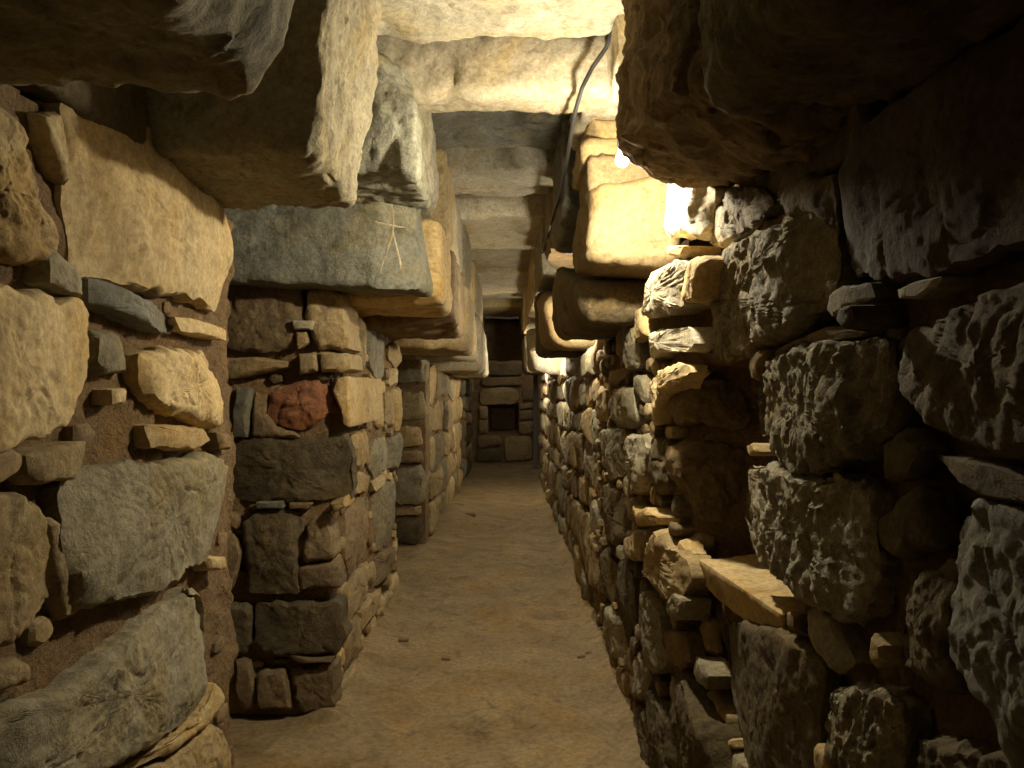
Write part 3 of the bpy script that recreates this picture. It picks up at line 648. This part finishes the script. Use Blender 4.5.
corbel('huge dark corbel hiding the lamp, with a curved left edge','brown',
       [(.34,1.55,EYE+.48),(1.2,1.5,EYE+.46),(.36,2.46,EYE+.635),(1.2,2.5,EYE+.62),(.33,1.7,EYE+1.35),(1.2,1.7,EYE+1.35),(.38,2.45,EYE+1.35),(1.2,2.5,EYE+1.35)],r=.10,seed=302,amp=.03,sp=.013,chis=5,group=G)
corbel('dark stone added on the wall top for shade under the huge dark corbel','dark',b=(.67,1.04,1.5,2.38,.44,.62),r=.03,seed=309,group=G)  # dark block added over the lit backing so the hollow looks shaded
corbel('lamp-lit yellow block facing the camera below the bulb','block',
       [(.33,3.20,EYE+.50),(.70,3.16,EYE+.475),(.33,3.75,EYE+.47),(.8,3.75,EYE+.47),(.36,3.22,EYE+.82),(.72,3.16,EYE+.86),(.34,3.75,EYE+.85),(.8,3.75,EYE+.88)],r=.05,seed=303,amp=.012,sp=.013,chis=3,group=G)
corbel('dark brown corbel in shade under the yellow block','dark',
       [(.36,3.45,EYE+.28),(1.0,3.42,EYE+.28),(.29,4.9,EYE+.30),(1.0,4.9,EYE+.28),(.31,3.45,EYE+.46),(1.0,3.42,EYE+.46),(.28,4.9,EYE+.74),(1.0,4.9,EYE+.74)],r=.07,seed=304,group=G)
corbel('curved yellow corbel lit by the second lamp','block',
       [(.34,5.5,EYE+.28),(.9,5.45,EYE+.26),(.28,6.5,EYE+.30),(.9,6.5,EYE+.30),(.25,5.5,EYE+.62),(.9,5.45,EYE+.70),(.28,6.5,EYE+.78),(.9,6.5,EYE+.78)],r=.10,seed=305,chis=2,group=G)
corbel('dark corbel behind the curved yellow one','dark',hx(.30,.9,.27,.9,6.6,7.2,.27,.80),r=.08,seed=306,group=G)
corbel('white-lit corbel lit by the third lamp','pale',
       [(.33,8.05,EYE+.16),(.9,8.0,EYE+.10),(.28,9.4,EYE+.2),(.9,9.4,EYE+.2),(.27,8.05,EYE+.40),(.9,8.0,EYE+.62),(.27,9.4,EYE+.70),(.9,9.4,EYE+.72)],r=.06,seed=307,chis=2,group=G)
corbel('farthest corbel on the right before the end lintel','grey',hx(.32,.9,.3,.9,11.2,13.6,.22,.8),r=.08,seed=308,group=G)
UG = 'upper stones carrying the roof on the right'
for i, (x0, y0, y1, z0, z1, mt, lb) in enumerate([
    (.36,3.35,3.8,.80,.975,'block','flat lit stone lying on the yellow block beside the bulb'),
    (.33,3.42,3.95,.96,1.08,'cream','second flat stone up beside the bulb'),
    (.36,3.45,3.95,1.07,1.17,'ochre','orange flat stone third up beside the bulb'),
    (.33,3.4,3.95,1.16,1.36,'pale','block at the top of the lit stack beside the bulb'),
    (.30,4.0,4.9,.80,1.36,'greyd','shaded upper stone behind the lit stack'),
    (.30,5.0,5.9,.84,1.36,'brown','upper brown stone behind the cable'),
    (.29,6.0,7.3,.84,1.36,'grey','upper grey stone above the curved yellow corbel'),
    (.28,7.4,9.2,.80,1.36,'cream','upper cream stone above the white-lit corbel'),
    (.28,9.3,11.2,.75,1.36,'tan','upper tan stone far along on the right'),
    (.28,11.3,14.0,.85,1.36,'brown','farthest upper stone on the right')]):
    corbel(lb, mt, b=(x0, 1.0, y0, y1, z0, z1), r=.03, seed=320+i*3, amp=.012, group=UG, chis=3)
corbel('thin stones edge beside the top of the dark corbel', 'pale', b=(.40,1.0,2.72,3.32,1.12,1.36), r=.03, seed=360, group=UG)
# roof slabs: (y0, y1, underside z, material)
for i, (y0, y1, z, mt, lb) in enumerate([
    (-.2,1.0,1.33,'slab','roof slab above the camera, nearest'),
    (1.05,2.02,1.33,'slab','roof slab over the first overhanging stones'),
    (2.06,3.02,1.31,'slab','broad pale roof slab at the top edge of the view'),
    (3.08,3.30,1.125,'pale','low bright roof slab with a layered front'),
    (3.34,4.62,1.37,'greyd','blue-grey roof slab set higher, with a crack'),
    (4.66,5.30,1.27,'slab','narrow cream roof slab behind the blue-grey one'),
    (5.34,5.9,1.42,'brown','recessed shadowed roof slab'),
    (5.95,7.3,1.27,'pale','long bright roof slab in mid gallery'),
    (7.34,8.6,1.30,'grey','grey-green roof slab beyond the long bright one'),
    (8.65,10.6,1.24,'pale','wide pale roof slab with a dark crack'),
    (10.65,12.1,1.33,'slab','roof slab near the far end'),
    (12.15,13.7,1.22,'cream','yellow-lit roof slab before the lintel')]):
    o = block(box8(-.85+.03*(i%3), .85, y0, y1, z, z+.28), .05, max(.016, y0*.006), .018, 400+i*5, mt, 'roof_slab', 2, nscale=4)
    tag(o, lb, 'stone slab', 'roof slabs')
o = block(box8(-.9, .9, 13.85, 14.35, .50, 1.20), .04, .05, .02, 470, 'brown', 'lintel_stone', 2); tag(o, 'heavy brown lintel across the far end of the gallery', 'stone')
o = block(box8(-.9, 1.1, 14.4, 16.0, .98, 1.25), .04, .08, .02, 471, 'dark', 'roof_slab', 2); tag(o, 'last dark roof slab behind the brown lintel', 'stone slab', 'roof slabs')

# ------------------------------------------------------------------ small chinking stones in the joints
def filler(pl, y0, y1, z0, z1, n, rmin, rmax, mats, seed, avoid=None, h=(0, .03), inner=None):
    rng = random.Random(seed); P = PL[pl]; nh = len(P.names); hand = P.polys[:nh]; cents = [centroid(q) for q in hand]
    if inner: u0, u1 = inner
    else: u0, u1 = urange(pl, y0, y1)
    made = 0
    for _ in range(n):
        c = np.array((rng.uniform(u0, u1), rng.uniform(z0, z1)))
        if avoid and avoid(c): continue
        d = 1e9
        for q in P.polys:
            lo = q.min(0)-rmax*1.6; hi = q.max(0)+rmax*1.6
            if (c < lo).any() or (c > hi).any(): continue
            if inside(c, q): d = -1; break
            d = min(d, edge_dist(c[None], q)[0])
            if d < rmin: break
        if d < rmin: continue
        r = min(d*1.05, rmax)*rng.uniform(.85, 1)
        k = rng.randint(5, 6); a0 = rng.uniform(0, 6); st = rng.uniform(1.05, 1.7)
        q = np.array([(c[0]+math.cos(a0+i*6.283/k)*r*rng.uniform(.75, 1.05)*st, c[1]+math.sin(a0+i*6.283/k)*r*rng.uniform(.75, 1.05)/st**.5) for i in range(k)])
        mt = rng.choice(mats)
        o = stone(pl, q, rng.uniform(*h), .08, mt, rr=r*.22, name='chinking_stone')
        j = int(np.argmin([np.linalg.norm(c-x) for x in cents])); dv = c-cents[j]
        # which way it lies from its neighbour, seen from the camera
        if abs(dv[1]) > abs(dv[0]): w = 'above' if dv[1] > 0 else 'below'
        else:
            yd = dv[0]*P.U[1]; xd = dv[0]*P.U[0]
            w = ('beyond' if yd > 0 else 'before') if abs(P.U[1]) > .5 else ('right of' if xd > 0 else 'left of')
        base = P.names[j].split(',')[0]; base = ' '.join(base.split()[:7])
        lab = f"{'tiny' if r < .03 else 'small'} {COLW[mt]} stone {w} the {base}"
        tag(o, lab, 'stone', 'small stones wedged in the joints'); made += 1
    return made
av = lambda c: (lambda y, z: NICHE[0]-.06 < y < NICHE[1]+.05 and NICHE[2]-.20 < z < NICHE[3]+.03)(PL['R'].O[1]+c[0]*PL['R'].U[1], c[1])
filler('L', .95, 2.6, -1.3, .45, 120, .022, .04, ['tan','brown'], 31, h=(-.005, .005))
filler('P', 0, 0, -1.45, .40, 260, .02, .05, ['brown','tan','dark','brown'], 32, inner=(-.55, -.03) if PL['P'].U[0] > 0 else (.03, .55), h=(-.01, .015))
filler('S', 3.75, 5.9, -1.45, .38, 700, .035, .11, ['tan','cream','ochre','brown'], 33, h=(0, .02))
filler('R', 2.7, 4.95, -1.45, .25, 1500, .032, .11, ['grey','brown','dark','tan','brown'], 34, av, h=(0, .04))
filler('R', 1.0, 2.7, -1.45, .28, 420, .025, .08, ['grey','brown','dark','brown'], 35, av, h=(0, .03))
# ------------------------------------------------------------------ lamps
def tube(path, r, n=10):
    path = [np.array(p, float) for p in path]; V = []; Fc = []
    for i, p in enumerate(path):
        t = path[min(i+1, len(path)-1)]-path[max(i-1, 0)]; t /= np.linalg.norm(t)
        a = np.cross(t, (0.3, .2, 1)); a /= np.linalg.norm(a); b = np.cross(t, a)
        rr = r[i] if isinstance(r, (list, tuple)) else r
        for k in range(n): V.append(p+rr*(a*math.cos(2*math.pi*k/n)+b*math.sin(2*math.pi*k/n)))
    for i in range(len(path)-1):
        for k in range(n): Fc.append((i*n+k, i*n+(k+1) % n, (i+1)*n+(k+1) % n, (i+1)*n+k))
    Fc.append(tuple(range(n))); Fc.append(tuple(range((len(path)-1)*n, len(path)*n)))
    return np.array(V), Fc
def lamp(loc, energy, label, size=.03):
    loc = np.array((loc[0], loc[1], EYE+loc[2]))
    e = bpy.data.objects.new('gallery_lamp', None); e.location = loc; COL.objects.link(e); tag(e, label, 'lamp', 'bulbs hung behind the right corbels')
    prof = [(-.025, .004), (-.022, .013), (-.015, .020), (-.004, .023), (.007, .021), (.017, .016), (.032, .012), (.038, .011)]
    v, f = tube([loc+np.array((0, 0, z)) for z, r in prof], [r for z, r in prof], 20)
    b = link('bulb', v, f, 'bulb', loc); b.parent = e; b.location = (0, 0, 0)
    v, f = tube([loc+np.array((0, 0, z)) for z in (.036, .04, .075, .08)], [.014, .017, .017, .008], 16)
    s = link('socket', v, f, 'plastic', loc); s.parent = e; s.location = (0, 0, 0)
    ld = bpy.data.lights.new('lamp_light', 'POINT'); ld.energy = energy; ld.color = (1, .89, .67); ld.shadow_soft_size = size
    lo = bpy.data.objects.new('lamp_light', ld); lo.location = (0, 0, -.035); COL.objects.link(lo); lo.parent = e
    b.visible_shadow = True
lamp((.409, 2.75, .785), 84, 'glowing bare bulb at the left edge of the huge dark corbel')
lamp((.44, 5.15, .50), 36, 'second lamp hidden behind the dark brown corbel')
lamp((.43, 7.60, .30), 24, 'third lamp in front of the white-lit corbel')
lamp((.43, 10.8, .30), 48, 'farthest lamp before the end of the gallery')

lamp((.42, 14.75, .80), 5, 'added lamp hidden behind the brown lintel to brighten the end wall')  # unseen lamp, added to brighten the dim end wall

# black cable along the right edge of the roof
def at(px, py, Y): return ((px-CX)/F*Y, Y, EYE-(py-CY)/F*Y)
pts = [at(613,30,2.95), at(606,48,3.0), at(592,68,3.02), at(582,88,3.02), at(575,112,3.1), at(570,140,3.25), at(566,165,3.45), at(561,190,3.9), at(553,215,4.6), at(546,240,5.4), at(540,262,6.5), at(535,282,7.6)]
fine = []
for i in range(len(pts)-1):
    for k in range(5): fine.append(tuple(np.array(pts[i])*(1-k/5)+np.array(pts[i+1])*k/5))
v, f = tube(fine, .0085, 8)
tag(link('cable', v, f, 'rubber'), 'black cable running along the right edge of the roof', 'cable')
v, f = tube([at(606,48,3.0), at(588,100,3.3), at(578,135,3.4), at(573,170,3.5)], .005, 6)

# white quartz veins on the grey corbel of the pillar
gc = [q for q in bpy.data.objects if q.get('label') == 'long grey corbel on top of the pillar'][0]
gc['label'] = 'long grey corbel on top of the pillar with white cross-shaped veins'
from mathutils.bvhtree import BVHTree
bv = BVHTree.FromPolygons([q.co for q in gc.data.vertices], [list(q.vertices) for q in gc.data.polygons])
def on_face(q):
    d = (Vector(q)-Vector((0, 0, EYE))).normalized(); h = bv.ray_cast(Vector((0, 0, EYE))-gc.location, d)
    return tuple(h[0]+gc.location+Vector((0, .0035, 0))) if h[0] is not None else q
for k, line in enumerate([[(391,200),(393,214),(393,226),(391,238),(386,252),(382,264),(379,277)], [(393,232),(396,246),(400,262),(401,273)], [(374,221),(384,224),(396,226),(408,228)]]):
    pth = []
    for i in range(len(line)-1):
        for f in (0, .33, .66): pth.append(at(line[i][0]*(1-f)+line[i+1][0]*f, line[i][1]*(1-f)+line[i+1][1]*f, 3.444))
    pth = [on_face(q) for q in pth]
    v, f = tube(pth, [.0065*(.5+.5*math.sin((i+.5)/len(pth)*math.pi)) for i in range(len(pth))], 6)
    q = link('quartz_vein', v, f, 'pale', gc.location); q.parent = gc; q.location = (0, 0, 0); q['label'] = 'white quartz vein'

# wooden post at the end
o = block([(x, y, z) for z in (0, 2.35) for y in (14.5, 14.6) for x in (.545, .635)], .008, .05, .003, 9, 'wood', 'wooden_post', 0)
tag(o, 'grey upright wooden post at the right end of the gallery', 'post')

# loose pebbles on the floor
for px, py, r, lb in [(470,517,.05,'dark pebble on the floor beside the second pillar heap'),(404,642,.022,'small pebble on the floor by the first pillar'),
                      (446,661,.018,'small pebble lying mid floor'),(581,659,.016,'left one of two pebbles near the right wall'),(589,655,.014,'right one of two pebbles near the right wall'),
                      (458,508,.06,'lump of earth and stone on the floor heap'),(330,716,.02,'pebble at the foot of the pillar corner')]:
    Y = EYE*F/(py-CY); x = (px-CX)/F*Y
    o = block([(x+sx*r*1.3, Y+sy*r, .01+ (sz*r*.75)) for sz in (-.3, 1) for sy in (-1, 1) for sx in (-1, 1)], r*.6, r*.25, r*.12, int(px), 'brown', 'pebble', 3, nscale=20)
    tag(o, lb, 'pebble', 'loose pebbles on the floor')

# labels that several stones came to share are told apart by height
by = {}
for o in bpy.data.objects:
    if 'label' in o.keys(): by.setdefault(o['label'], []).append(o)
for lab, os_ in by.items():
    if len(os_) > 1:
        os_.sort(key=lambda q: -q.location.z); n = len(os_)
        for i, q in enumerate(os_):
            w = ('upper' if i == 0 else 'lower') if n == 2 else ('topmost' if i == 0 else 'lowest' if i == n-1 else 'middle' if n == 3 else NTH[i]+' highest')
            q['label'] = w+' '+lab
for o in bpy.data.objects:
    if 'label' in o.keys() and len(o['label'].split()) > 16: o['label'] = ' '.join(o['label'].split()[:16])

# ------------------------------------------------------------------ world, camera
w = bpy.data.worlds.new('world'); bpy.context.scene.world = w; w.use_nodes = True
w.node_tree.nodes['Background'].inputs[0].default_value = (1, .82, .58, 1); w.node_tree.nodes['Background'].inputs[1].default_value = .03
cam = bpy.data.cameras.new('camera'); co = bpy.data.objects.new('camera', cam); COL.objects.link(co)
co.location = (0, 0, EYE); co.rotation_euler = (math.pi/2, 0, 0)
cam.sensor_width = 36; cam.lens = F/1024*36; cam.shift_x = (512-CX)/1024; cam.shift_y = (CY-384)/1024; cam.clip_start = .05
sc = bpy.context.scene; sc.camera = co
sc.view_settings.view_transform = 'Standard'; sc.view_settings.look = 'None'; sc.view_settings.gamma = 1; sc.view_settings.exposure = 0
sc.view_settings.use_curve_mapping = False
